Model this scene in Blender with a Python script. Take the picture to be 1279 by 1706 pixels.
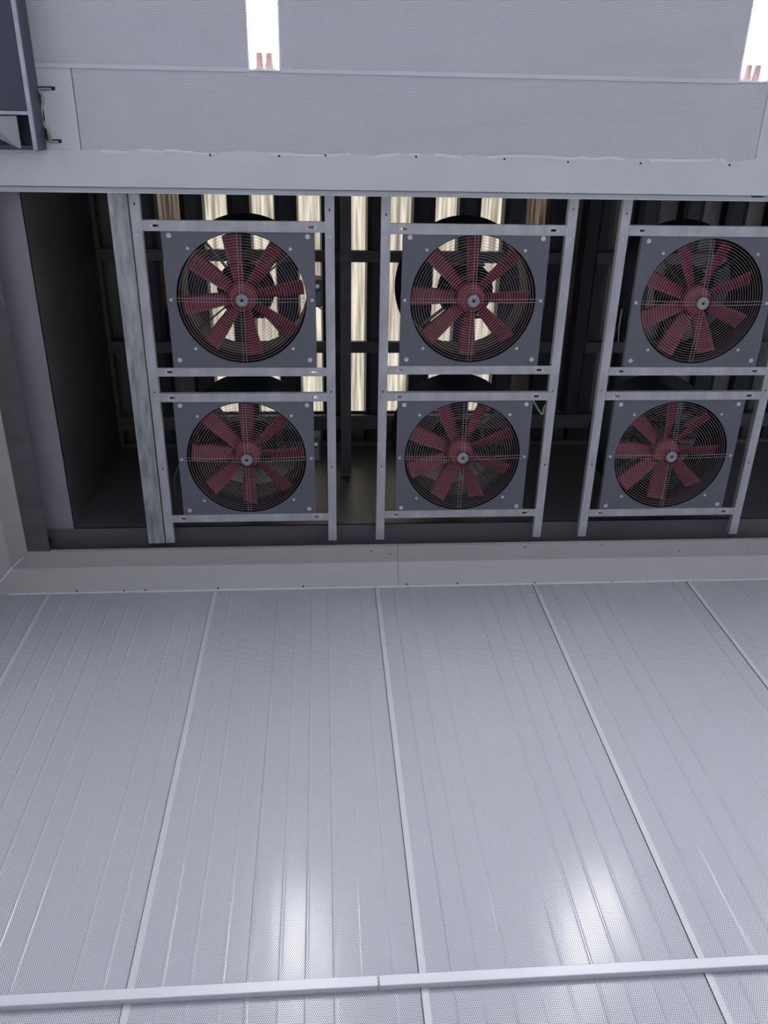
import bpy, math, random
from mathutils import Euler, Vector
random.seed(7)
PI = math.pi
for o in list(bpy.data.objects): bpy.data.objects.remove(o, do_unlink=True)
SC = bpy.context.scene
COL = SC.collection

# ------------------------------------------------------------------ camera
S = 4.58            # metres from the lens up to the ceiling plane
CAMZ = 1.5
F = 1387.5          # focal length in pixels of a 1279 px wide frame
CE = Euler((math.radians(153.754), math.radians(3.988), math.radians(-1.086)), 'XYZ')
cd = bpy.data.cameras.new('camera'); cam = bpy.data.objects.new('camera', cd); COL.objects.link(cam)
cam.location = (0, 0, CAMZ); cam.rotation_euler = CE
cd.sensor_fit = 'HORIZONTAL'; cd.sensor_width = 36.0; cd.lens = F / 1279 * 36; cd.clip_end = 100; cd.clip_start = .05
SC.camera = cam
RM = CE.to_matrix()

# ------------------------------------------------------------------ light
SC.view_settings.view_transform = 'Standard'
SC.view_settings.look = 'None'
SC.view_settings.gamma = 1
SC.view_settings.use_curve_mapping = False
SC.view_settings.exposure = 0.0
TUBE_POWER = 240.0
SKY = 2.7
w = bpy.data.worlds.new('world'); SC.world = w; w.use_nodes = True
w.node_tree.nodes['Background'].inputs[0].default_value = (1.0, .985, .955, 1)
w.node_tree.nodes['Background'].inputs[1].default_value = SKY

def Z(k): return CAMZ + k * S
def at(px, py, k=1.0):
    """point of the horizontal plane k*S above the lens that the photo shows at px, py"""
    r = RM @ Vector((px - 639.5, -(py - 853), -F)); r = r * (k * S / r.z)
    return Vector((r.x, r.y, CAMZ + k * S))

# ------------------------------------------------------------------ materials
def newmat(name):
    m = bpy.data.materials.new(name); m.use_nodes = True
    return m, m.node_tree.nodes, m.node_tree.links, m.node_tree.nodes['Principled BSDF']
def mat(name, col, rough=.5, metal=0., spec=.5, var=0., scale=(8, 8, 8), bump=0., bscale=None, col2=None, rvar=0.):
    m, N, L, b = newmat(name)
    b.inputs['Base Color'].default_value = (*col, 1); b.inputs['Roughness'].default_value = rough
    b.inputs['Metallic'].default_value = metal; b.inputs['Specular IOR Level'].default_value = spec
    tc = N.new('ShaderNodeTexCoord')
    if var or rvar:
        mp = N.new('ShaderNodeMapping'); mp.inputs['Scale'].default_value = scale
        no = N.new('ShaderNodeTexNoise'); no.inputs['Scale'].default_value = 1; no.inputs['Detail'].default_value = 5
        no.inputs['Roughness'].default_value = .6
        L.new(tc.outputs['Object'], mp.inputs[0]); L.new(mp.outputs[0], no.inputs['Vector'])
        if var:
            rp = N.new('ShaderNodeValToRGB'); rp.color_ramp.elements[0].position = .3; rp.color_ramp.elements[1].position = .7
            c2 = col2 or col
            rp.color_ramp.elements[0].color = (*[max(0, c * (1 - var)) for c in col], 1)
            rp.color_ramp.elements[1].color = (*[min(1, c * (1 + var)) for c in c2], 1)
            L.new(no.outputs[0], rp.inputs[0]); L.new(rp.outputs[0], b.inputs['Base Color'])
        if rvar:
            mr = N.new('ShaderNodeMapRange'); mr.inputs[1].default_value = .3; mr.inputs[2].default_value = .7
            mr.inputs[3].default_value = rough - rvar; mr.inputs[4].default_value = rough + rvar
            L.new(no.outputs[0], mr.inputs[0]); L.new(mr.outputs[0], b.inputs['Roughness'])
    if bump:
        mp2 = N.new('ShaderNodeMapping'); mp2.inputs['Scale'].default_value = bscale or scale
        n2 = N.new('ShaderNodeTexNoise'); n2.inputs['Scale'].default_value = 1; n2.inputs['Detail'].default_value = 2
        bp = N.new('ShaderNodeBump'); bp.inputs['Strength'].default_value = 1; bp.inputs['Distance'].default_value = bump
        L.new(tc.outputs['Object'], mp2.inputs[0]); L.new(mp2.outputs[0], n2.inputs['Vector'])
        L.new(n2.outputs[0], bp.inputs['Height']); L.new(bp.outputs[0], b.inputs['Normal'])
    return m
def perforated(name, col, hole, rough, pitch, radius, plane, bump, bscale, metal=0., spec=.5):
    """sheet metal with a staggered grid of round holes; plane = the two object axes it lies in"""
    m, N, L, b = newmat(name)
    tc = N.new('ShaderNodeTexCoord'); sp = N.new('ShaderNodeSeparateXYZ'); L.new(tc.outputs['Object'], sp.inputs[0])
    cb = N.new('ShaderNodeCombineXYZ')
    L.new(sp.outputs[plane[0]], cb.inputs[0]); L.new(sp.outputs[plane[1]], cb.inputs[1])
    cell = (pitch, pitch * math.sqrt(3), 1)
    def lattice(off):
        d = N.new('ShaderNodeVectorMath'); d.operation = 'DIVIDE'; d.inputs[1].default_value = cell
        a = N.new('ShaderNodeVectorMath'); a.operation = 'ADD'; a.inputs[1].default_value = (off, off, 0)
        f = N.new('ShaderNodeVectorMath'); f.operation = 'FRACTION'
        s = N.new('ShaderNodeVectorMath'); s.operation = 'SUBTRACT'; s.inputs[1].default_value = (.5, .5, 0)
        u = N.new('ShaderNodeVectorMath'); u.operation = 'MULTIPLY'; u.inputs[1].default_value = (cell[0], cell[1], 0)
        l = N.new('ShaderNodeVectorMath'); l.operation = 'LENGTH'
        L.new(cb.outputs[0], d.inputs[0]); L.new(d.outputs[0], a.inputs[0]); L.new(a.outputs[0], f.inputs[0])
        L.new(f.outputs[0], s.inputs[0]); L.new(s.outputs[0], u.inputs[0]); L.new(u.outputs[0], l.inputs[0])
        return l
    mn = N.new('ShaderNodeMath'); mn.operation = 'MINIMUM'
    L.new(lattice(0).outputs['Value'], mn.inputs[0]); L.new(lattice(.5).outputs['Value'], mn.inputs[1])
    ls = N.new('ShaderNodeMath'); ls.operation = 'LESS_THAN'; ls.inputs[1].default_value = radius
    L.new(mn.outputs[0], ls.inputs[0])
    mp = N.new('ShaderNodeMapping'); mp.inputs['Scale'].default_value = bscale
    n2 = N.new('ShaderNodeTexNoise'); n2.inputs['Scale'].default_value = 1; n2.inputs['Detail'].default_value = 3
    L.new(tc.outputs['Object'], mp.inputs[0]); L.new(mp.outputs[0], n2.inputs['Vector'])
    bp = N.new('ShaderNodeBump'); bp.inputs['Distance'].default_value = bump; bp.inputs['Strength'].default_value = 1
    L.new(n2.outputs[0], bp.inputs['Height']); L.new(bp.outputs[0], b.inputs['Normal'])
    mr = N.new('ShaderNodeMixRGB'); mr.blend_type = 'MIX'
    mr.inputs[1].default_value = (*[c * .96 for c in col], 1); mr.inputs[2].default_value = (*[min(1, c * 1.04) for c in col], 1)
    L.new(n2.outputs[0], mr.inputs[0])
    mx = N.new('ShaderNodeMixRGB'); mx.inputs[2].default_value = (*hole, 1)
    L.new(ls.outputs[0], mx.inputs[0]); L.new(mr.outputs[0], mx.inputs[1]); L.new(mx.outputs[0], b.inputs['Base Color'])
    rr = N.new('ShaderNodeMapRange'); rr.inputs[3].default_value = rough; rr.inputs[4].default_value = .95
    L.new(ls.outputs[0], rr.inputs[0]); L.new(rr.outputs[0], b.inputs['Roughness'])
    ss = N.new('ShaderNodeMapRange'); ss.inputs[3].default_value = spec; ss.inputs[4].default_value = .02
    L.new(ls.outputs[0], ss.inputs[0]); L.new(ss.outputs[0], b.inputs['Specular IOR Level'])
    b.inputs['Metallic'].default_value = metal
    return m
M = {}
M['wall'] = perforated('perforated_wall_metal', (.56, .572, .62), (.12, .125, .14), .20, .0072, .0021, (0, 2), .004, (3, 1, .35), spec=.30)
M['ceil'] = perforated('perforated_ceiling_metal', (.71, .71, .76), (.10, .10, .115), .42, .0072, .0020, (0, 1), .003, (2, 2, 1), spec=.4)
M['ceil2'] = perforated('coarse_perforated_metal', (.68, .68, .73), (.14, .14, .16), .42, .0085, .0014, (0, 1), .003, (2, 2, 1), spec=.4)
M['white'] = mat('painted_trim', (.60, .615, .64), .38, 0, .5, .05, (1.5, 1.5, 6), .004, (1, 1, 2))
M['cove'] = mat('painted_cove', (.42, .416, .402), .42, 0, .5, .05, (1.2, 3, 3), .004, (1, 1, 2))
M['strip'] = mat('painted_cover_strip', (.60, .61, .66), .35, 0, .55, .04, (2, 2, 1))
M['seam'] = mat('seam_strip_paint', (.52, .525, .57), .35, 0, .5, .04, (2, 2, 1))
M['seal'] = mat('sealant', (.74, .74, .76), .5, 0, .4)
M['galv'] = mat('galvanised_steel', (.44, .445, .47), .46, .45, .5, .22, (9, 4, 9), .0006, (30, 8, 30), rvar=.08)
M['galvold'] = mat('spangled_galvanised_steel', (.34, .36, .36), .5, .4, .5, .40, (26, 5, 20), .0008, (30, 8, 30), rvar=.1)
M['plate'] = mat('grey_powder_coat', (.125, .135, .156), .45, .1, .4, .05, (5, 5, 5))
M['red'] = mat('maroon_blade_paint', (.20, .034, .052), .38, 0, .45, .12, (10, 10, 10))
M['duct'] = mat('black_painted_steel', (.016, .017, .024), .4, .1, .4)
M['ductin'] = mat('duct_lining', (.012, .006, .009), .5, .0, .16)
M['motor'] = mat('motor_dark_green', (.020, .030, .027), .45, .1, .5)
M['wire'] = mat('grille_wire', (.36, .33, .35), .4, .3, .5)
M['cap'] = mat('grey_hub_cap', (.26, .28, .30), .45, .2, .5)
M['bolt'] = mat('zinc_bolt', (.62, .63, .62), .3, .6, .6)
M['dark'] = mat('dark_void', (.01, .01, .012), .8)
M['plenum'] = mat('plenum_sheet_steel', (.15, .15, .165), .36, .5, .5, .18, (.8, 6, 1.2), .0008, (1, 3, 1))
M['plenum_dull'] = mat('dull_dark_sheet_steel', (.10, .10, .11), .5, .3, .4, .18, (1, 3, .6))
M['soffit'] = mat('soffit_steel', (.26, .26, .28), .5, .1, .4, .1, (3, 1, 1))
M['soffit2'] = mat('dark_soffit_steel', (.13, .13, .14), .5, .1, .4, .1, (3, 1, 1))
M['purlin'] = mat('purlin_steel', (.11, .11, .115), .5, .3, .4, .2, (3, 12, 6))
M['slat'] = mat('roof_liner_steel', (.030, .032, .042), .4, .3, .5, .2, (10, 1, 2))
M['roofmetal'] = mat('roof_sheet_metal', (.16, .145, .13), .4, .4, .5, .3, (14, 1.5, 4))
M['beam'] = mat('blue_grey_steel_paint', (.050, .052, .082), .42, .1, .5, .1, (3, 1, 3))
M['beamedge'] = mat('pale_grey_edge', (.42, .42, .50), .35, .4, .5, .15, (10, 10, 10))  # beam edges and bracket tongues, a paler grey than the beam faces
M['gusset'] = mat('pale_grey_gusset', (.46, .47, .52), .45, .1, .5, .1, (6, 6, 6))
M['foam'] = mat('expanding_foam', (.36, .37, .31), .85, 0, .2, .3, (40, 40, 40), .006, (60, 60, 60))
M['floor'] = mat('painted_floor', (.55, .555, .57), .5, 0, .4, .06, (1, 1, 1))
M['roomwall'] = mat('room_wall_paint', (.55, .56, .60), .5, 0, .4)
M['cable'] = mat('white_cable', (.5, .5, .5), .5)
M['cableb'] = mat('black_cable', (.02, .02, .02), .5)
M['box'] = mat('navy_box_plastic', (.035, .042, .065), .4, 0, .5)
M['tray'] = mat('lamp_tray_white', (.85, .85, .88), .3)
M['ferrule'] = mat('lamp_end_cap', (.72, .52, .47), .4, .2, .5)
m, N, L, b = newmat('lit_lamp_tube'); b.inputs['Emission Color'].default_value = (.965, .955, 1.0, 1)
b.inputs['Emission Strength'].default_value = TUBE_POWER; b.inputs['Base Color'].default_value = (.9, .9, .9, 1); M['tube'] = m
# translucent fibreglass skylight sheet, daylight from the sky comes through it
m, N, L, b = newmat('fibreglass_skylight'); M['sky'] = m
tr = N.new('ShaderNodeBsdfTranslucent'); tc = N.new('ShaderNodeTexCoord'); mp = N.new('ShaderNodeMapping')
mp.inputs['Scale'].default_value = (48, 1.8, 4); no = N.new('ShaderNodeTexNoise'); no.inputs['Scale'].default_value = 1
no.inputs['Detail'].default_value = 6; rp = N.new('ShaderNodeValToRGB')
rp.color_ramp.elements[0].position = .28; rp.color_ramp.elements[0].color = (.34, .31, .28, 1)
rp.color_ramp.elements[1].position = .62; rp.color_ramp.elements[1].color = (.66, .64, .59, 1)
L.new(tc.outputs['Object'], mp.inputs[0]); L.new(mp.outputs[0], no.inputs['Vector']); L.new(no.outputs[0], rp.inputs[0])
L.new(rp.outputs[0], tr.inputs[0]); ms = N.new('ShaderNodeMixShader'); ms.inputs[0].default_value = .12
b.inputs['Base Color'].default_value = (.4, .4, .36, 1); b.inputs['Roughness'].default_value = .3
L.new(tr.outputs[0], ms.inputs[1]); L.new(b.outputs[0], ms.inputs[2])
L.new(ms.outputs[0], N['Material Output'].inputs['Surface'])
M['sky2'] = m.copy(); M['sky2'].name = 'dim_brown_fibreglass'  # dim brown translucent copy, added to brighten the outer strips of roof sheet
e2 = [x for x in M['sky2'].node_tree.nodes if x.type == 'VALTORGB'][0].color_ramp.elements
e2[0].color = (.055, .047, .042, 1); e2[1].color = (.30, .265, .235, 1)

# ------------------------------------------------------------------ mesh building
class MB:
    def __init__(s): s.v = []; s.f = []; s.sm = []
    def add(s, vs, fs, smooth=False):
        n = len(s.v); s.v += [tuple(v) for v in vs]
        for f in fs: s.f.append([i + n for i in f]); s.sm.append(smooth)
        return s
    def box(s, x0, x1, y0, y1, z0, z1):
        vs = [(x, y, z) for x in (x0, x1) for y in (y0, y1) for z in (z0, z1)]
        return s.add(vs, [(0, 1, 3, 2), (4, 6, 7, 5), (0, 4, 5, 1), (2, 3, 7, 6), (0, 2, 6, 4), (1, 5, 7, 3)])
    def prism(s, poly, axis, a, b):
        """poly of 2-D points swept along an axis: x -> (y,z), y -> (x,z), z -> (x,y)"""
        def p(q, t): return {'x': (t, q[0], q[1]), 'y': (q[0], t, q[1]), 'z': (q[0], q[1], t)}[axis]
        n = len(poly)
        return s.add([p(q, a) for q in poly] + [p(q, b) for q in poly],
                     [tuple(range(n))[::-1], tuple(range(n, 2 * n))] + [(i, (i + 1) % n, (i + 1) % n + n, i + n) for i in range(n)])
    def lathe(s, prof, n=48, closed=True, smooth=True, c=(0, 0)):
        m = len(prof); vs = []
        for i in range(n):
            a = 2 * PI * i / n
            vs += [(c[0] + r * math.cos(a), c[1] + r * math.sin(a), z) for r, z in prof]
        fs = []
        for i in range(n):
            j = (i + 1) % n
            for k in range(m if closed else m - 1):
                l = (k + 1) % m
                fs.append((i * m + k, j * m + k, j * m + l, i * m + l))
        return s.add(vs, fs, smooth)
    def disc(s, r, z0, z1, n=24, c=(0, 0)):
        ring = [(c[0] + r * math.cos(2 * PI * i / n), c[1] + r * math.sin(2 * PI * i / n)) for i in range(n)]
        return s.prism(ring, 'z', z0, z1)
    def tube(s, pts, r, n=6):
        pts = [Vector(p) for p in pts]; vs = []; fs = []
        for i, p in enumerate(pts):
            t = (pts[min(i + 1, len(pts) - 1)] - pts[max(i - 1, 0)]).normalized()
            u = t.cross(Vector((0, 0, 1)))
            if u.length < .01: u = t.cross(Vector((0, 1, 0)))
            u.normalize(); v = t.cross(u)
            vs += [p + r * (math.cos(2 * PI * k / n) * u + math.sin(2 * PI * k / n) * v) for k in range(n)]
        for i in range(len(pts) - 1):
            for k in range(n):
                l = (k + 1) % n
                fs.append((i * n + k, i * n + l, (i + 1) * n + l, (i + 1) * n + k))
        fs.append(tuple(range(n))); fs.append(tuple(range((len(pts) - 1) * n, len(pts) * n)))
        return s.add(vs, fs, True)
    def torus(s, R, z, r, n=96, k=5):
        return s.lathe([(R + r * math.cos(2 * PI * i / k), z + r * math.sin(2 * PI * i / k)) for i in range(k)], n)
    def plate_holes(s, x0, x1, y0, y1, z0, z1, holes):
        """flat plate with rectangular holes that share no row or column of cells"""
        xs = sorted({x0, x1} | {h[0] for h in holes} | {h[1] for h in holes})
        ys = sorted({y0, y1} | {h[2] for h in holes} | {h[3] for h in holes})
        xs = [x for x in xs if x0 <= x <= x1]; ys = [y for y in ys if y0 <= y <= y1]
        def solid(i, j):
            if i < 0 or j < 0 or i >= len(xs) - 1 or j >= len(ys) - 1: return False
            cx = (xs[i] + xs[i + 1]) / 2; cy = (ys[j] + ys[j + 1]) / 2
            return not any(h[0] < cx < h[1] and h[2] < cy < h[3] for h in holes)
        for i in range(len(xs) - 1):
            for j in range(len(ys) - 1):
                if not solid(i, j): continue
                a, b_, c, d = xs[i], xs[i + 1], ys[j], ys[j + 1]
                s.add([(a, c, z0), (b_, c, z0), (b_, d, z0), (a, d, z0)], [(0, 3, 2, 1)])
                s.add([(a, c, z1), (b_, c, z1), (b_, d, z1), (a, d, z1)], [(0, 1, 2, 3)])
                if not solid(i - 1, j): s.add([(a, c, z0), (a, d, z0), (a, d, z1), (a, c, z1)], [(0, 3, 2, 1)])
                if not solid(i + 1, j): s.add([(b_, c, z0), (b_, d, z0), (b_, d, z1), (b_, c, z1)], [(0, 1, 2, 3)])
                if not solid(i, j - 1): s.add([(a, c, z0), (b_, c, z0), (b_, c, z1), (a, c, z1)], [(0, 1, 2, 3)])
                if not solid(i, j + 1): s.add([(a, d, z0), (b_, d, z0), (b_, d, z1), (a, d, z1)], [(0, 3, 2, 1)])
        return s
    def build(s, name, m, parent=None, loc=(0, 0, 0), rz=0, bevel=0):
        me = bpy.data.meshes.new(name); me.from_pydata(s.v, [], s.f); me.update()
        for p, q in zip(me.polygons, s.sm): p.use_smooth = q
        me.materials.append(m if isinstance(m, bpy.types.Material) else M[m])
        o = bpy.data.objects.new(name, me); COL.objects.link(o); o.parent = parent; o.location = loc; o.rotation_euler.z = rz
        if bevel:
            md = o.modifiers.new('bevel', 'BEVEL'); md.width = bevel; md.segments = 2; md.limit_method = 'ANGLE'
        return o
def tag(o, label=None, cat=None, group=None, kind=None):
    if label: o['label'] = label
    if cat: o['category'] = cat
    if group: o['group'] = group
    if kind: o['kind'] = kind
    return o
def empty(name, loc, label, cat, group=None, rz=0):
    o = bpy.data.objects.new(name, None); COL.objects.link(o); o.location = loc; o.rotation_euler.z = rz; o.empty_display_size = .1
    return tag(o, label, cat, group)
def struct(name, mb, m, label, cat, bevel=0):
    return tag(mb.build(name, m, bevel=bevel), label, cat, kind='structure')
def copy_tree(o, parent=None):
    c = o.copy(); COL.objects.link(c); c.parent = parent
    for ch in [x for x in o.children]: copy_tree(ch, c)
    return c

# ------------------------------------------------------------------ room shell
ZC = Z(1.0)
XL, XR, YB, D = -.445 * S, 5.6, -4.6, .595 * S
struct('floor', MB().box(XL - .1, XR + .1, YB - .1, D + .1, -.1, 0), 'floor', 'pale grey painted workshop floor under the camera', 'floor')
struct('wall_left', MB().box(XL - .08, XL, YB, D + .1, 0, ZC - .115), 'roomwall', 'plain painted side wall under the left cove', 'wall')
struct('wall_right', MB().box(XR, XR + .08, YB, D + .1, 0, ZC + .3), 'roomwall', 'plain painted far right wall of the hall', 'wall')
struct('wall_back', MB().box(XL - .08, XR + .08, YB - .08, YB, 0, ZC + .3), 'roomwall', 'plain painted wall behind the camera', 'wall')

# perforated front wall: one sheet profile, pressed beads every 10 cm
SEAM0, PW = .0695 * S, .2185 * S
prof = []; x = XL
ztop, zbot = ZC - .10, 0
beads = []
k0 = math.floor((XL - SEAM0) / PW)
for p in range(k0, int((XR - SEAM0) / PW) + 2):
    for j in range(1, 10):
        beads.append(SEAM0 + p * PW + j * PW / 10 + random.uniform(-.006, .006))
beads = [b_ for b_ in beads if XL + .03 < b_ < XR - .03]
pts = [(XL, 0)]
for b_ in beads:
    h = random.choice((.0008, .0016, .0026, .0034)); wd = .0055
    pts += [(b_ - wd * 1.6, 0), (b_ - wd, -h * .35), (b_ - wd * .45, -h), (b_ + wd * .45, -h), (b_ + wd, -h * .35), (b_ + wd * 1.6, 0)]
pts.append((XR, 0))
mb = MB(); n = len(pts)
mb.add([(x_, D + y_, zbot) for x_, y_ in pts] + [(x_, D + y_, ztop) for x_, y_ in pts], [(i, i + 1, i + 1 + n, i + n) for i in range(n - 1)])
mb.box(XL, XR, D + .03, D + .08, zbot, ztop)
struct('wall_front', mb, 'wall', 'pale grey perforated metal wall with pressed vertical beads', 'wall')
tn = 1
names_seam = {k0: 'far left', -2: 'far left', -1: 'second from left', 0: 'middle', 1: 'second from right', 2: 'right'}
for p in range(k0 + 1, int((XR - SEAM0) / PW) + 1):
    sx = SEAM0 + p * PW
    if sx > XR - .05: break
    mbs = MB().box(sx - .0125, sx + .0125, D - .004, D + .001, 0, ztop)
    struct('trim_%d' % tn, mbs, 'seam', 
           {-2: 'leftmost vertical cover strip on the perforated wall', -1: 'vertical cover strip below the leftmost fan', 0: 'vertical cover strip running down the middle of the perforated wall',
            1: 'vertical cover strip below the middle fan, right of centre', 2: 'rightmost vertical cover strip on the perforated wall'}.get(p, 'vertical wall cover strip out past the right picture edge'), 'wall trim')
    MB().box(sx - .0148, sx - .0126, D - .0036, D - .0002, 0, ztop).build('seam_gap', 'dark', bpy.data.objects['trim_%d' % tn])
    tn += 1

# horizontal wall rail in two lengths, with a gap between them
zr0, zr1, yr = CAMZ + .3985 * S, CAMZ + .4105 * S - .018, D - .026
xj = .0352 * S
for nm, xa, xb, lab in (('wall_rail', XL + .005, xj - .0025, 'pale metal rail across the lower perforated wall, left of the joint'),
                        ('wall_rail', xj + .0025, XR, 'pale metal rail across the lower perforated wall, right of the joint')):
    o = MB().box(xa, xb, yr, D, zr0 + .002, zr0 + .041).build(nm, 'strip', bevel=.003)
    tag(o, lab, 'rail', 'horizontal rail lengths on the perforated wall')

# ceiling plane: perforated sheets, with recesses for the lamp trays
YO0, YO1 = .0945 * S, .5454 * S       # opening front/back edge in y
XO0 = -.3955 * S
lamps = [(-.0571 * S, 0), (.4758 * S, 0), (1.009 * S, 0)]
LW, LL = .0735, 1.42                  # half width, length of a tray
YL1 = -.0285 * S
rows = [YL1, YL1 - 2.1]
holes = []
for lx, _ in lamps:
    for y1 in rows: holes.append((lx - LW, lx + LW, y1 - LL, y1))
YS0, YS1 = -.0305 * S, -.0240 * S     # seam strip
XP0, XP1 = -.2570 * S, .4955 * S      # perforated panel beside the band
YP = .0516 * S
struct('ceiling', MB().plate_holes(XL, XR, YB, YS0 + .015, ZC, ZC + .004, [h for h in holes]), 'ceil',
       'large perforated ceiling sheets around the lamps', 'ceiling')
struct('trim_%d' % tn, MB().box(XL, lamps[0][0] - LW - .001, YS0, YS0 + .020, ZC - .006, ZC - .001).box(lamps[0][0] + LW + .001, lamps[1][0] - LW - .001, YS0, YS0 + .020, ZC - .006, ZC - .001)
       .box(lamps[1][0] + LW + .001, lamps[2][0] - LW, YS0, YS0 + .02, ZC - .006, ZC - .001), 'strip', 'plain strip along the ceiling seam at the lamp ends', 'ceiling trim', .001); tn += 1
struct('ceiling.001', MB().box(XP0 + .003, XP1 - .002, YS0 + .017, YP + .01, ZC - .001, ZC + .003), 'ceil', 'long narrow perforated ceiling panel between the seam strip and the white band', 'ceiling')
struct('ceiling.002', MB().plate_holes(XL, XP0 - .001, YS0 + .017, YP + .01, ZC, ZC + .004, [(-.305 * S, at(66, 190).x + .022, at(66, 150).y, at(66, 232).y)]), 'ceil2', 'coarsely punched ceiling panel beside the dark steel beam', 'ceiling')
struct('ceiling.003', MB().box(XP1 + .001, XR, YS0 + .017, YP + .01, ZC - .001, ZC + .003), 'white', 'plain ceiling strip right of the long perforated panel', 'ceiling')
# white band with a torn masking edge on the perforated side
mb = MB(); xs = []; x = XL
while x < XR: xs.append(x); x += random.uniform(.02, .16)
xs.append(XR); edge = []
for x in xs:
    edge.append((x, YP + random.choice((0, 0, .003, -.006, -.010, .004))))
YBD = .0895 * S
n = len(edge)
for zt in (ZC - .006,):
    mb.add([(x, y, zt) for x, y in edge] + [(x, YBD, zt) for x, y in edge], [(i, i + n, i + 1 + n, i + 1) for i in range(n - 1)])
    mb.add([(x, y, zt) for x, y in edge] + [(x, y, ZC) for x, y in edge], [(i, i + 1, i + 1 + n, i + n) for i in range(n - 1)])
mb.box(XL, XR, YBD - .003, YBD, ZC - .006, ZC + .03)
mb.box(XL, XR, YP + .02, YBD - .003, ZC - .005, ZC + .03)
o = struct('ceiling.004', mb, 'white', 'smooth white painted band along the fan opening', 'ceiling')
xm = [XL]
mbt = MB(); 
for i in range(len(edge) - 1):
    if random.random() < .55 and edge[i][0] > -.25 * S and edge[i][0] < .47 * S:
        a, b_ = edge[i], edge[i + 1]
        mbt.add([(a[0], a[1] - .001, ZC - .0065), (b_[0], b_[1] - .001, ZC - .0065), (b_[0], b_[1] + .010, ZC - .0065), (a[0], a[1] + .012, ZC - .0065),
                 (a[0], a[1] - .001, ZC - .0075), (b_[0], b_[1] - .001, ZC - .0075), (b_[0], b_[1] + .010, ZC - .0075), (a[0], a[1] + .012, ZC - .0075)],
                [(3, 2, 1, 0), (4, 5, 6, 7), (0, 1, 5, 4), (2, 3, 7, 6), (1, 2, 6, 5), (3, 0, 4, 7)])
mbt.build('masking_edge', 'seal', o)
mbv = MB()
for px, py in ((350, 258), (465, 260), (542, 259), (693, 261), (840, 265), (946, 270), (1067, 272), (1215, 275)):
    q = at(px, py, .9985); mbv.disc(.0055, q.z - .001, q.z + .004, 10, (q.x, q.y))
mbv.build('screw_head', 'dark', o)
# recessed lip of the opening below the band
mb = MB().box(XL, XR, YBD, YO0 + .004, ZC + .010, ZC + .014).box(XL, XR, YO0, YO0 + .004, ZC + .004, ZC + .06)
mb.box(XL, XR, YBD + .012, YBD + .016, ZC + .004, ZC + .011)
struct('trim_%d' % tn, mb, 'white', 'recessed metal lip along the white band edge of the fan opening', 'ceiling trim'); tn += 1

# front cove: lip, slope, bead; and the same along the left wall
YLIP = .5698 * S
def cove_front(x0, x1):
    t = .004
    return MB().prism([(YO1, ZC), (YLIP, ZC), (YLIP + .004, ZC - .003), (D - .004, ZC - .115), (D, ZC - .118), (D, ZC - .112), (YLIP + .006, ZC + .004), (YLIP, ZC + .006), (YO1 + .004, ZC + .006), (YO1 + .004, ZC + .03), (YO1, ZC + .03)], 'x', x0, x1)
xjoint = .1035 * S
mb = cove_front(XL + .001, at(662, 940, 1).x - .0012)
o = struct('trim_%d' % tn, mb, 'cove', 'left length of grey cove between perforated wall and fan opening', 'cove trim'); tn += 1
o2 = struct('trim_%d' % tn, cove_front(at(662, 940, 1).x + .0012, XR), 'cove', 'right length of grey cove between perforated wall and fan opening', 'cove trim'); tn += 1
xc = at(1247, 912, 1).x
MB().prism([(YO1 - .003, ZC - .004), (YLIP - .004, ZC - .004), (YLIP - .004, ZC), (YO1 - .003, ZC), ], 'x', xc, XR).build('overlap_lip', 'cove', o2)
MB().prism([(D - .006, ZC - .122), (D + .0, ZC - .122), (D, ZC - .112), (D - .006, ZC - .111)], 'x', XL + .12, XR).build('sealant_bead', 'seal', o2)
mbv = MB(); mbw = MB()
def vscrew(mbx, px, k, yy, r=.005):
    # a screw on the cove lip or slope
    q = at(px, yy, k); mbx.disc(r, q.z - .0035, q.z + .003, 8, (q.x, q.y))
for px, py in ((618, 918), (650, 923), (874, 911), (1002, 907), (1130, 918)): vscrew(mbv, px, 1.0, py, .004)
for px, py in ((128, 984), (207, 984), (242, 983), (363, 980), (505, 977), (677, 973), (762, 972), (891, 971), (1018, 969), (1077, 968)): vscrew(mbv, px, .9755, py, .005)
mbv.build('screw_head', 'dark', o2)
XLIP = -.420 * S
def cove_left(y0, y1):
    return MB().prism([(XO0, ZC), (XLIP, ZC), (XLIP, ZC + .006), (XO0 - .004, ZC + .006), (XO0 - .004, ZC + .03), (XO0, ZC + .03)], 'y', y0, YO1 + .0015).prism(
        [(XLIP, ZC), (XLIP - .004, ZC - .003), (XL + .004, ZC - .115), (XL, ZC - .118), (XL, ZC - .112), (XLIP - .006, ZC + .004), (XLIP, ZC + .006)], 'y', y0, D)
o3 = struct('trim_%d' % tn, cove_left(YO0, YLIP), 'cove', 'grey cove along the left wall beside the fan opening', 'cove trim'); tn += 1
MB().tube([(XO0 - .002, YO1 + .002, ZC - .003), (XLIP, YLIP, ZC - .003), (XLIP - .06, YLIP + .06, ZC - .061), (XL + .003, D - .003, ZC - .119)], .006, 8).build('sealant_bead', 'seal', o3)

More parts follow.
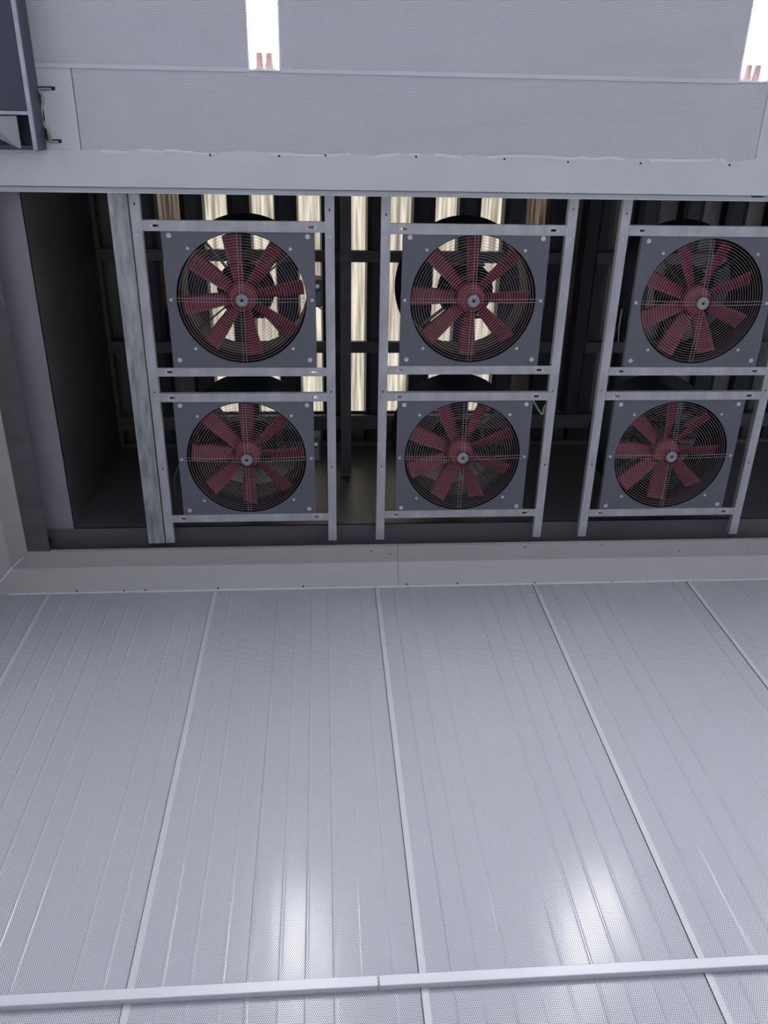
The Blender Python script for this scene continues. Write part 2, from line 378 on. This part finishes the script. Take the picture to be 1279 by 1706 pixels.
# ------------------------------------------------------------------ plenum above the opening
XS, YW = -.3385 * S, .5258 * S
ZS, ZR = Z(1.030), Z(1.335)
mb = MB().box(XO0 - .01, -.3663 * S * 1.0, YO0, YO1 + .02, ZC + .012, ZC + .016)
struct('trim_%d' % tn, mb, 'purlin', 'dark steel strip just inside the left edge of the opening', 'plenum trim'); tn += 1
mb = MB().box(-.3763 * S, XS, YO0 - .2, YW, ZS, ZS + .004)
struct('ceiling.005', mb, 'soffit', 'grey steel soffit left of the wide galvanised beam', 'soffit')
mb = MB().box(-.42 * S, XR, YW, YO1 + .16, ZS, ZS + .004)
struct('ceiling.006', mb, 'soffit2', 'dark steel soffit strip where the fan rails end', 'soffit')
mb = MB().box(XS - .004, XS, 0, YW, ZS, ZR)
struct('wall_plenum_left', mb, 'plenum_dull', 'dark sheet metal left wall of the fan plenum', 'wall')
mb = MB().box(XS, XR, YW, YW + .004, ZS, ZR)
struct('wall_plenum_front', mb, 'plenum', 'dark glossy sheet metal wall behind the lower fans', 'wall')
struct('wall_plenum_back', MB().box(XS, XR, -.004, 0, ZC + .012, ZR), 'plenum', 'hidden back wall of the fan plenum', 'wall')
struct('wall_plenum_right', MB().box(XR, XR + .004, 0, YW, ZC + .3, ZR + .2), 'plenum', 'far right wall of the fan plenum', 'wall')
mb = MB().box(XS + .002, XS + .03, 0, YW - .002, ZR - .06, ZR - .02).box(XS + .03, XR, YW - .03, YW - .002, ZR - .06, ZR - .02)
struct('trim_%d' % tn, mb, 'purlin', 'angle strip round the top of the plenum walls', 'plenum trim'); tn += 1
# closed upper deck beyond the walls keeps daylight to the skylight only
KR = (ZR - CAMZ) / S
xsl0, xsl1, ysl1 = at(318, 345, KR).x, at(879, 345, KR).x, at(600, 690, KR).y
zsheet = ZR + .075
struct('window_1', MB().box(xsl0, xsl1, -.05, ysl1, zsheet, zsheet + .002), 'sky', 'bright translucent fibreglass skylight sheet seen between the roof ribs', 'skylight')
xw0, xw1 = at(255, 345, KR).x, at(930, 345, KR).x
struct('window_2', MB().box(xw0, xsl0, -.05, at(600, 520, KR).y, zsheet, zsheet + .002), 'sky2', 'added dim brown skylight strip that brightens the roof sheet above the left end of the upper left fan', 'skylight')
struct('window_3', MB().box(xsl1, xw1, -.05, at(600, 520, KR).y, zsheet, zsheet + .002), 'sky2', 'added dim brown skylight strip that brightens the roof sheet above the right end of the upper middle fan', 'skylight')
struct('ceiling.007', MB().box(XL - .1, xw0, -.05, D + .1, zsheet, zsheet + .003).box(xw1, XR + .1, -.05, D + .1, zsheet, zsheet + .003)
       .box(xw0, xsl0, at(600, 520, KR).y, D + .1, zsheet, zsheet + .003).box(xsl1, xw1, at(600, 520, KR).y, D + .1, zsheet, zsheet + .003).box(xsl0, xsl1, ysl1, D + .1, zsheet, zsheet + .003), 'roofmetal', 'dull brown grey metal roof sheet around the skylight', 'roof')
# outer skin: closes the void between ceiling and roof
struct('wall_outer', MB().box(XL - .12, XL - .1, YB - .1, D + .12, 0, zsheet + .01).box(XL - .12, XR + .1, D + .1, D + .12, 0, zsheet + .01)
       .box(XR + .1, XR + .12, YB - .1, D + .12, 0, zsheet + .01).box(XL - .1, XR + .1, -.06, -.05, ZC + .004, zsheet + .01)
       .box(XL - .1, XR + .1, YB - .1, -.05, ZC + .25, ZC + .26).box(XL - .1, XR + .1, YB - .12, YB - .1, 0, ZC + .3), 'dark', 'outer cladding of the hall, unseen behind the sheets', 'wall')
# ribs of the roof liner, one per corrugation
c5 = at(592, 345, KR).x; pitch = (at(900.5, 345, KR).x - at(281.5, 345, KR).x) / 8; wrib = pitch * .47
mb = MB()
k = -6
while True:
    cx = c5 + (k + .5) * pitch
    if cx > XR - .1: break
    if cx > XS + .1:
        h = wrib / 2
        mb.prism([(cx - h, ZR), (cx - h * .55, ZR - .012), (cx + h * .55, ZR - .012), (cx + h, ZR), (cx + h + .012, zsheet - .002), (cx - h - .012, zsheet - .002)], 'y', .005, YW - .003)
    k += 1
struct('ceiling.008', mb, 'slat', 'dark trapezoid ribs of the roof liner running across the plenum', 'roof')
# purlins
for (ya, yb), lab in (((418, 437), 'upper dark steel purlin crossing behind the upper fans'),
                      ((570, 588), 'middle dark steel purlin crossing behind the feet of the upper fans'),
                      ((693, 715), 'lower dark steel purlin crossing behind the lower fans')):
    kz = KR - .012
    y0, y1 = at(600, ya, kz).y, at(600, yb, kz).y
    zp = Z(kz)
    mb = MB().prism([(y0, zp), (y1, zp), (y1, zp + .02), (y1 - .004, zp + .02), (y1 - .004, zp + .004), (y0 + .004, zp + .004), (y0 + .004, ZR - .013), (y0, ZR - .013)], 'x', XS + .002, XR - .01)
    tag(mb.build('roof_purlin', 'purlin'), lab, 'purlin', 'purlins under the roof')
# dark square pipe along the bay between the first and second fan columns
kz = 1.20
q0, q1 = at(567, 400, kz), at(585, 400, kz)
mb = MB().prism([(q0.x, q0.z), (q1.x, q0.z), (q1.x, q0.z + .004), (q0.x + .004, q0.z + .004), (q0.x + .004, q0.z + .06), (q0.x, q0.z + .06)], 'y', .005, YW - .005)
tag(mb.build('cable_tray', 'purlin'), 'dark steel channel running between the left and middle fan columns', 'cable tray')
kz = 1.22
q0, q1 = at(966, 420, kz), at(1000, 420, kz)
mb = MB().prism([(q0.x, q0.z + .05), (q0.x + .03, q0.z), (q1.x - .03, q0.z), (q1.x, q0.z + .05), (q1.x, q0.z + .12), (q0.x, q0.z + .12)], 'y', .005, at(975, 688, kz).y)
tag(mb.build('air_duct', 'slat'), 'dark duct running between the middle and right fan columns', 'duct')

# ------------------------------------------------------------------ rails and cross bars
KF = 1.008; ZF = Z(KF)
def xk(v): return v * KF * S
YR0, YR1 = .075 * S, YW + .06
mb = MB().prism([(xk(-.2352), ZF - .006), (xk(-.2138), ZF - .006), (xk(-.2138), ZF + .060), (xk(-.2352), ZF + .060)], 'y', YR0, YR1)
o = mb.build('wide_beam', 'galvold', bevel=.003); tag(o, 'wide spangled galvanised beam at the left end of the fan rack', 'beam')
rails = [(-.2068, 'narrow galvanised fan rail right beside the wide spangled beam'), (.0099, 'galvanised fan rail on the right side of the left fan column'),
         (.0744, 'galvanised fan rail on the left side of the middle fan column'), (.2912, 'galvanised fan rail on the right side of the middle fan column'),
         (.3548, 'galvanised fan rail on the left side of the right fan column'), (.5712, 'galvanised fan rail at the right picture edge, beyond the right fan column'),
         (.6360, 'galvanised fan rail out past the right picture edge'), (.8530, 'last galvanised fan rail far past the right picture edge')]
HW = .0252
for i, (rx, lab) in enumerate(rails[:6]):
    x = xk(rx); t = .003
    r = empty('fan_rail', (x, (YR0 + YR1) / 2, ZF), lab, 'rail', 'galvanised rails that carry the fans')
    y0, y1 = YR0 - (YR0 + YR1) / 2, YR1 - (YR0 + YR1) / 2
    hy = [(-.004, .004, y, y + .012) for y in (y0 + .14 + .02 * (i % 3), y0 + 1.15, y0 + 1.62)]
    mb = MB().plate_holes(-HW, HW, y0, y1, 0, t, hy)
    mb.box(-HW, -HW + t, y0, y1, t, .042).box(HW - t, HW, y0, y1, t, .042)
    mb.build('channel', 'galv', r)
    for by in (y0 + .30, y0 + 1.90):
        MB().disc(.007, -.006, 0, 6, (random.uniform(-.006, .006), by)).build('bolt', 'bolt', r)
FX = [[(-.0940, .2119), (.1811, .2115), (.4646, .2132)], [(-.0990, .4145), (.1804, .4147), (.4608, .4157)]]
colr = [(-.2068, .0099), (.0744, .2912), (.3548, .5712)]
barY = [.1291, .2983, .3318, .4978]
cn = ['left', 'middle', 'right']; bn = ['above the upper %s fan', 'below the upper %s fan', 'above the lower %s fan', 'below the lower %s fan']
for c in range(3):
    xa, xb = xk(colr[c][0]) + HW + .0005, xk(colr[c][1]) - HW - .0005; xm_ = (xa + xb) / 2; hl = (xb - xa) / 2
    for j, by in enumerate(barY):
        y = by * KF * S + (.004 if (c + j) % 2 else 0) - (.005 if c == 1 and j > 0 else 0)
        r = empty('cross_bar', (xm_, y, ZF), 'galvanised slotted cross bar ' + bn[j] % cn[c], 'bar', 'slotted cross bars between the fan rails')
        hb = .0245 if j != 0 else .027
        hs = [(-hl + .055, -hl + .085, -.006, .006), (hl - .085, hl - .055, -.006, .006)]
        MB().plate_holes(-hl, hl, -hb, hb, -.002, .002, hs).box(-hl, hl, *((-hb, -hb + .003) if j % 2 == 0 else (hb - .003, hb)), .002, .028).build('angle', 'galv', r)
        for sx in (-1, 1):
            MB().disc(.0085, -.008, -.0021, 6, (sx * (hl - .050), .001)).build('bolt', 'bolt', r)

# ------------------------------------------------------------------ the fans
R0 = .351
def make_fan():
    r = empty('axial_fan', (0, 0, 0), 'x', 'fan')
    # square plate with a round opening, its rim rolled inwards
    mb = MB(); n = 96; H = .400
    ring = [(R0 * math.cos(2 * PI * i / n), R0 * math.sin(2 * PI * i / n)) for i in range(n)]
    def sq(x, y):
        m_ = max(abs(x), abs(y)); return (x / m_ * H, y / m_ * H)
    outer = [sq(x, y) for x, y in ring]
    for z, fl in ((.0025, 0), (.0055, 1)):
        mb.add([(x, y, z) for x, y in ring] + [(x, y, z) for x, y in outer], [((i, (i + 1) % n, (i + 1) % n + n, i + n) if fl else (i, i + n, (i + 1) % n + n, (i + 1) % n)) for i in range(n)])
    for k in range(4):
        a, b_ = [(-H, -H), (H, -H), (H, H), (-H, H)][k], [(H, -H), (H, H), (-H, H), (-H, -H)][k]
        mb.add([(*a, .0025), (*b_, .0025), (*b_, .035), (*a, .035)], [(0, 1, 2, 3)])
    mb.build('mounting_plate', 'plate', r)
    for sx in (-1, 1):
        for sy in (-1, 1):
            MB().disc(.013, .0005, .0025, 16, (sx * .362, sy * .334)).disc(.0085, -.006, .0005, 6, (sx * .362, sy * .334)).build('bolt', 'bolt', r)
    for k in range(8):
        if k in (2, 6): continue
        a = PI / 4 * k; c = (.381 * math.cos(a), .381 * math.sin(a))
        MB().disc(.0085, .0010, .0025, 12, c).disc(.005, -.004, .001, 6, c).build('bolt', 'bolt', r)
    # duct ring and rear flange
    L_ = .415
    MB().lathe([(R0, .004), (R0 + .003, .004), (R0 + .003, L_), (R0 + .052, L_), (R0 + .052, L_ + .004), (R0, L_ + .004)], 96).build('duct', 'duct', r)
    MB().lathe([(R0 - .0005, .003), (R0 - .0005, L_ + .004), (R0 - .002, L_ + .004), (R0 - .002, .003)], 96).build('duct_lining', 'ductin', r)
    # motor with cooling fins on four plate arms
    mt = MB().lathe([(0.001, .17), (.100, .17), (.122, .185), (.122, .29), (.165, .29), (.165, .305), (.122, .305), (.122, .41), (.1, .43), (.001, .43)], 40, closed=False)
    for k in range(20):
        a = 2 * PI * k / 20; ca, sa = math.cos(a), math.sin(a)
        mt.add([(ca * r_ - sa * w_, sa * r_ + ca * w_, z) for r_ in (.120, .142) for w_ in (-.002, .002) for z in (.19, .40)],
               [(0, 1, 3, 2), (4, 6, 7, 5), (0, 4, 5, 1), (2, 3, 7, 6), (0, 2, 6, 4), (1, 5, 7, 3)])
    mt.build('motor', 'motor', r)
    for k in range(4):
        a = PI / 4 + PI / 2 * k + .12; ca, sa = math.cos(a), math.sin(a)
        MB().add([(ca * r_ - sa * w_, sa * r_ + ca * w_, z) for r_ in (.095, R0 - .002) for w_ in (-.0025, .0025) for z in (.23, .285)],
                 [(0, 1, 3, 2), (4, 6, 7, 5), (0, 4, 5, 1), (2, 3, 7, 6), (0, 2, 6, 4), (1, 5, 7, 3)]).build('motor_arm', 'purlin', r)
    # rear mounting crosspieces that carry the motor foot
    for yb_ in (-.12, .12): MB().box(-.10, .10, yb_ * 1.25 - .005, yb_ * 1.25 + .005, .24, .289).build('motor_bracket', 'motor', r)
    # impeller
    im = MB().lathe([(.001, .050), (.040, .050), (.052, .058), (.070, .062), (.080, .074), (.080, .150), (.075, .156), (.001, .156)], 40, closed=False).build('impeller', 'red', r)
    for k in range(8):
        mb = MB(); ns, nc = 9, 7; vs = []
        for side in (1, -1):
            for i in range(ns):
                t = i / (ns - 1); rr = .070 + t * .267
                ch = .080 + .026 * min(1, t * 1.5) ; beta = math.radians(46 - 16 * t)
                for j in range(nc):
                    u = j / (nc - 1) - .5; cam_ = .010 * (1 - 4 * u * u); th = .0035 * math.sqrt(max(0, 1 - 4 * u * u)) + .0006
                    xt = u * ch * math.cos(beta); zz = .105 + u * ch * math.sin(beta) + (cam_ + side * th) * math.cos(beta); xt -= (cam_ + side * th) * math.sin(beta)
                    ang = xt / rr * (.55 + .45 * t) ; ry = rr * (1 - .0 * t)
                    vs.append((ry * math.cos(ang), ry * math.sin(ang) + xt * (.45 - .45 * t), zz))
        fs = []
        for sd in range(2):
            o_ = sd * ns * nc
            for i in range(ns - 1):
                for j in range(nc - 1):
                    q = (o_ + i * nc + j, o_ + (i + 1) * nc + j, o_ + (i + 1) * nc + j + 1, o_ + i * nc + j + 1)
                    fs.append(q if sd == 0 else q[::-1])
        o_ = ns * nc
        for i in range(ns - 1):
            fs.append((i * nc, o_ + i * nc, o_ + (i + 1) * nc, (i + 1) * nc)); a = nc - 1
            fs.append((i * nc + a, (i + 1) * nc + a, o_ + (i + 1) * nc + a, o_ + i * nc + a))
        for i in (0, ns - 1):
            for j in range(nc - 1): fs.append((i * nc + j, i * nc + j + 1, o_ + i * nc + j + 1, o_ + i * nc + j))
        mb.add(vs, fs, True).build('blade', 'red', im, rz=k * PI / 4)
    # wire guard
    mb = MB(); rs = [.056 + .0148 * k for k in range(20)]
    def gz(rr): return -.004 + .012 * (rr / R0) ** 2 - .010 * (1 - (rr / R0) ** 2)
    for rr in rs: mb.torus(rr, gz(rr), .0010, 80, 4)
    for k in range(4):
        for dx in (-.009, .009):
            a = PI / 2 * k
            p = []
            for rr in (.03, .12, .22, .30, .343, .381):
                if rr > .36 and k % 2: rr = .345
                z = gz(rr) - .002 if rr < .35 else .001
                p.append((rr * math.cos(a) - dx * math.sin(a), rr * math.sin(a) + dx * math.cos(a), z))
            mb.tube(p, .0013, 4)
    gd = mb.build('wire_guard', 'wire', r)
    MB().lathe([(.008, -.020), (.030, -.020), (.034, -.017), (.034, -.010), (.008, -.010)], 24).build('hub_cap', 'cap', gd)
    MB().disc(.0079, -.0165, -.0105, 12).build('cap_centre', 'dark', gd)
    # terminal box on the outside of the duct
    tb = MB().box(R0 + .003, R0 + .085, -.09, .06, .10, .24).build('terminal_box', 'box', r, bevel=.006)
    MB().box(R0 + .015, R0 + .075, -.03, .05, .094, .10).build('lid', 'plate', tb, bevel=.003)
    MB().disc(.012, .08, .10, 10, (R0 + .03, -.06)).disc(.012, .08, .10, 10, (R0 + .058, -.06)).build('cable_gland', 'bolt', tb)
    return r
proto = make_fan()
rot = [[9, -1, 22], [-1, 22, -1]]
flabel = [['left fan of the upper row, maroon blades with bright skylight strips showing through', 'middle fan of the upper row, maroon blades in a grey square plate', 'right fan of the upper row, cut off from the light, near the right picture edge'],
          ['left fan of the lower row, maroon blades with a small bright gap at its top', 'middle fan of the lower row, maroon blades over a dark interior', 'right fan of the lower row, maroon blades in a grey square plate']]
first = True
for j in range(2):
    for i in range(3):
        f = proto if first else copy_tree(proto); first = False
        fx, fy = FX[j][i]; f.location = (xk(fx), fy * KF * S, ZF)
        f['label'] = flabel[j][i]; f['category'] = 'fan'; f['group'] = 'axial fans in the ceiling opening'
        for ch in f.children:
            if ch.name.startswith('impeller'): ch.rotation_euler.z = -math.radians(rot[j][i])

# cables by the fans
def cable(pts, r, m, lab):
    P_ = [Vector(p) for p in pts]; out = []
    for i in range(len(P_) - 1):
        p0, p1, p2, p3 = P_[max(i - 1, 0)], P_[i], P_[i + 1], P_[min(i + 2, len(P_) - 1)]
        for k in range(8):
            t = k / 8
            out.append(.5 * ((2 * p1) + (p2 - p0) * t + (2 * p0 - 5 * p1 + 4 * p2 - p3) * t * t + (3 * p1 - p0 - 3 * p2 + p3) * t ** 3))
    out.append(P_[-1])
    tag(MB().tube(out, r, 6).build('fan_cable', m), lab, 'cable', 'cables hanging round the fans')
cable([at(885, 662, 1.06), at(895, 680, 1.05), at(903, 690, 1.05), at(906, 678, 1.06), at(914, 672, 1.1)], .006, 'cable', 'short white cable beside the upper right corner of the lower middle fan')
cable([at(1036, 515, 1.04), at(1031, 545, 1.04), at(1030, 570, 1.05)], .004, 'cable', 'thin pale cable left of the upper right fan')
cable([at(987, 740, 1.04), at(988, 790, 1.05), at(996, 820, 1.06), at(1003, 828, 1.1)], .004, 'cableb', 'black cable left of the lower right fan')
cable([at(524, 505, 1.1), at(534, 514, 1.12), at(545, 520, 1.15)], .004, 'cableb', 'short black cable right of the upper left fan')
cable([at(300, 770, 1.06), at(290, 800, 1.05), at(294, 824, 1.06)], .002, 'cable', 'thin pale cable left of the lower left fan')

# ------------------------------------------------------------------ lamps
lab = ['lit twin tube lamp in the ceiling left of centre', 'lit twin tube lamp in the ceiling at the right picture edge', 'twin tube lamp added for room light far right, out of the picture',
       'unseen twin tube lamp added for room light behind the left of centre lamp', 'unseen twin tube lamp added for room light behind the right edge lamp', 'unseen twin tube lamp added for room light in the far back right']  # lamps out of view are added to light the room
n = 0
def make_lamp():
    r = empty('ceiling_lamp', (0, 0, 0), 'x', 'lamp')
    t = .002; h = .075; e = LW - .001; l = LL - .001
    mb = MB().box(-e, e, -l, -.001, h, h + t).box(-e, -e + t, -l, -.001, 0, h).box(e - t, e, -l, -.001, 0, h)
    mb.box(-e, e, -l, -l + t, 0, h).box(-e, e, -.001 - t, -.001, 0, h)
    # rim that laps the ceiling sheet
    mb.box(-e - .006, -e + t, -l - .006, .005, -.003, -.0005).box(e - t, e + .006, -l - .006, .005, -.003, -.0005).box(-e, e, -.003, .005, -.003, -.0005).box(-e, e, -l - .006, -l + t, -.003, -.0005)
    mb.build('tray', 'tray', r)
    for sx in (-1, 1):
        c = (sx * .024, 0)
        def cyl(y0, y1, rad, z): 
            return MB().add([(c[0] + rad * math.cos(2 * PI * k / 20), y, z + rad * math.sin(2 * PI * k / 20)) for y in (y0, y1) for k in range(20)],
                            [(k, (k + 1) % 20, (k + 1) % 20 + 20, k + 20) for k in range(20)] + [tuple(range(20)), tuple(range(20, 40))], True)
        tb = cyl(-l + .10, -.077, .0165, .026).build('lamp_tube', 'tube', r)
        cyl(-.0768, -.006, .0172, .026).build('end_cap', 'ferrule', tb)
        cyl(-l + .04, -l + .0998, .0172, .026).build('end_cap', 'ferrule', tb)
    MB().box(-.05, .05, -.030, -.004, .045, .07).build('lamp_holder', 'tray', r)
    return r
lp = make_lamp()
for y1 in rows:
    for lx, _ in lamps:
        f = lp if n == 0 else copy_tree(lp)
        f.location = (lx, y1, ZC); f['label'] = lab[n]; f['category'] = 'lamp'; f['group'] = 'twin tube lamps set into the ceiling'; n += 1

# ------------------------------------------------------------------ dark steel beam at the upper left
kb = .962; zb = Z(kb)
xr = at(62, 120, 1).x - .004                      # right face of the beam, against the ceiling
xe = at(39, 120, kb).x                             # bottom edge
yend = at(78, 249, 1).y; yfl = at(30, 185, kb).y
r = empty('steel_beam', (xr, -1.5, ZC), 'dark blue grey steel beam fixed under the ceiling at the upper left corner', 'beam')
ox, oy = xr, -1.5
def loc(mb): 
    mb.v = [(x - ox, y - oy, z - ZC) for x, y, z in mb.v]; return mb
y0 = YB + .1
loc(MB().box(xr - .012, xr, y0, yend, zb + .02, ZC - .007)).build('web', 'beam', r, bevel=.001)
loc(MB().box(xr - .30, xr - .0125, y0, yfl, zb + .004, zb + .018)).build('bottom_flange', 'beam', r, bevel=.001)
loc(MB().box(xr - .016, xr + .0015, y0, yend - .004, zb, zb + .0195)).build('flange_lip', 'beamedge', r, bevel=.002)
loc(MB().box(xr - .30, xr - .0125, y0, yend - .021, ZC - .024, ZC - .008)).build('top_flange', 'beam', r)
loc(MB().box(xr - .30, xr - .012, yend - .02, yend, zb + .10, ZC - .007)).build('end_stiffener', 'beam', r)
loc(MB().box(xr - .30, xr - .014, yfl, yfl + .016, zb - .006, zb + .018)).build('flange_end_edge', 'beamedge', r, bevel=.002)
g0, g1, g2, g3 = at(-30, 193, .968), at(27, 193, .968), at(36, 251, .985), at(-30, 215, .985)
mb = MB(); vs = [g0, g1, g2, g3] + [q + Vector((0, 0, .008)) for q in (g0, g1, g2, g3)]
mb.add(vs, [(0, 1, 2, 3), (4, 7, 6, 5), (0, 4, 5, 1), (1, 5, 6, 2), (2, 6, 7, 3), (3, 7, 4, 0)])
loc(mb).build('gusset', 'gusset', r)

# rough cutout beside the beam, with foam and two slots
q0, q1 = at(66, 148), at(66, 234)
mb = MB()
xf = at(70, 190).x
vs = []; n = 22; rr = []
for i in range(n):
    t = i / (n - 1); y = q0.y + t * (q1.y - q0.y)
    xx = xf + .012 * math.sin(t * 9) + random.uniform(-.004, .004) + .012 * t
    rr.append((xx, y, ZC - .002))
mb.tube(rr, .009, 8)
for k in range(len(mb.v)):
    v = mb.v[k]; mb.v[k] = (v[0] + random.uniform(-.003, .003), v[1] + random.uniform(-.003, .003), v[2] + random.uniform(-.003, .003))
tag(mb.build('foam_bead', 'foam'), 'irregular bead of greenish foam in the ceiling cutout beside the dark beam', 'foam')
for (xa, xb, py), lb in (((64, 92, 147), 'dark slotted bracket at the upper end of the cutout beside the beam'), ((78, 103, 235), 'dark slotted bracket at the lower end of the cutout beside the beam')):
    a, b_ = at(xa, py - 2), at(xb, py + 2)
    rt = empty('slot_bracket', ((a.x + b_.x) / 2, (a.y + b_.y) / 2, ZC), lb, 'bracket', 'brackets at the ceiling cutout')
    hx = abs(b_.x - a.x) / 2
    MB().box(-hx, hx, -.008, .008, -.006, -.001).build('slot', 'dark', rt)
    MB().box(-hx, hx * .6, -.002, .006, -.012, -.006).build('tongue', 'beamedge', rt)
# small dark notch in the lip at the right
q = at(1262, 325.5, 1.001)
tag(MB().box(q.x - .032, q.x + .032, q.y - .012, q.y + .010, ZC + .005, ZC + .0105).build('lip_notch', 'dark'), 'small black rectangular slot in the opening lip at the right picture edge', 'slot')
# closing bracket in the left corner of the opening
q = at(70, 905, 1.012)
tag(MB().prism([(-.05, 0), (.05, 0), (.05, .03), (.03, .03), (.03, .012), (-.05, .012)], 'y', -.02, .02).build('corner_clip', 'dark', loc=(q.x, q.y, q.z)), 'dark folded clip in the left corner of the fan opening', 'clip')
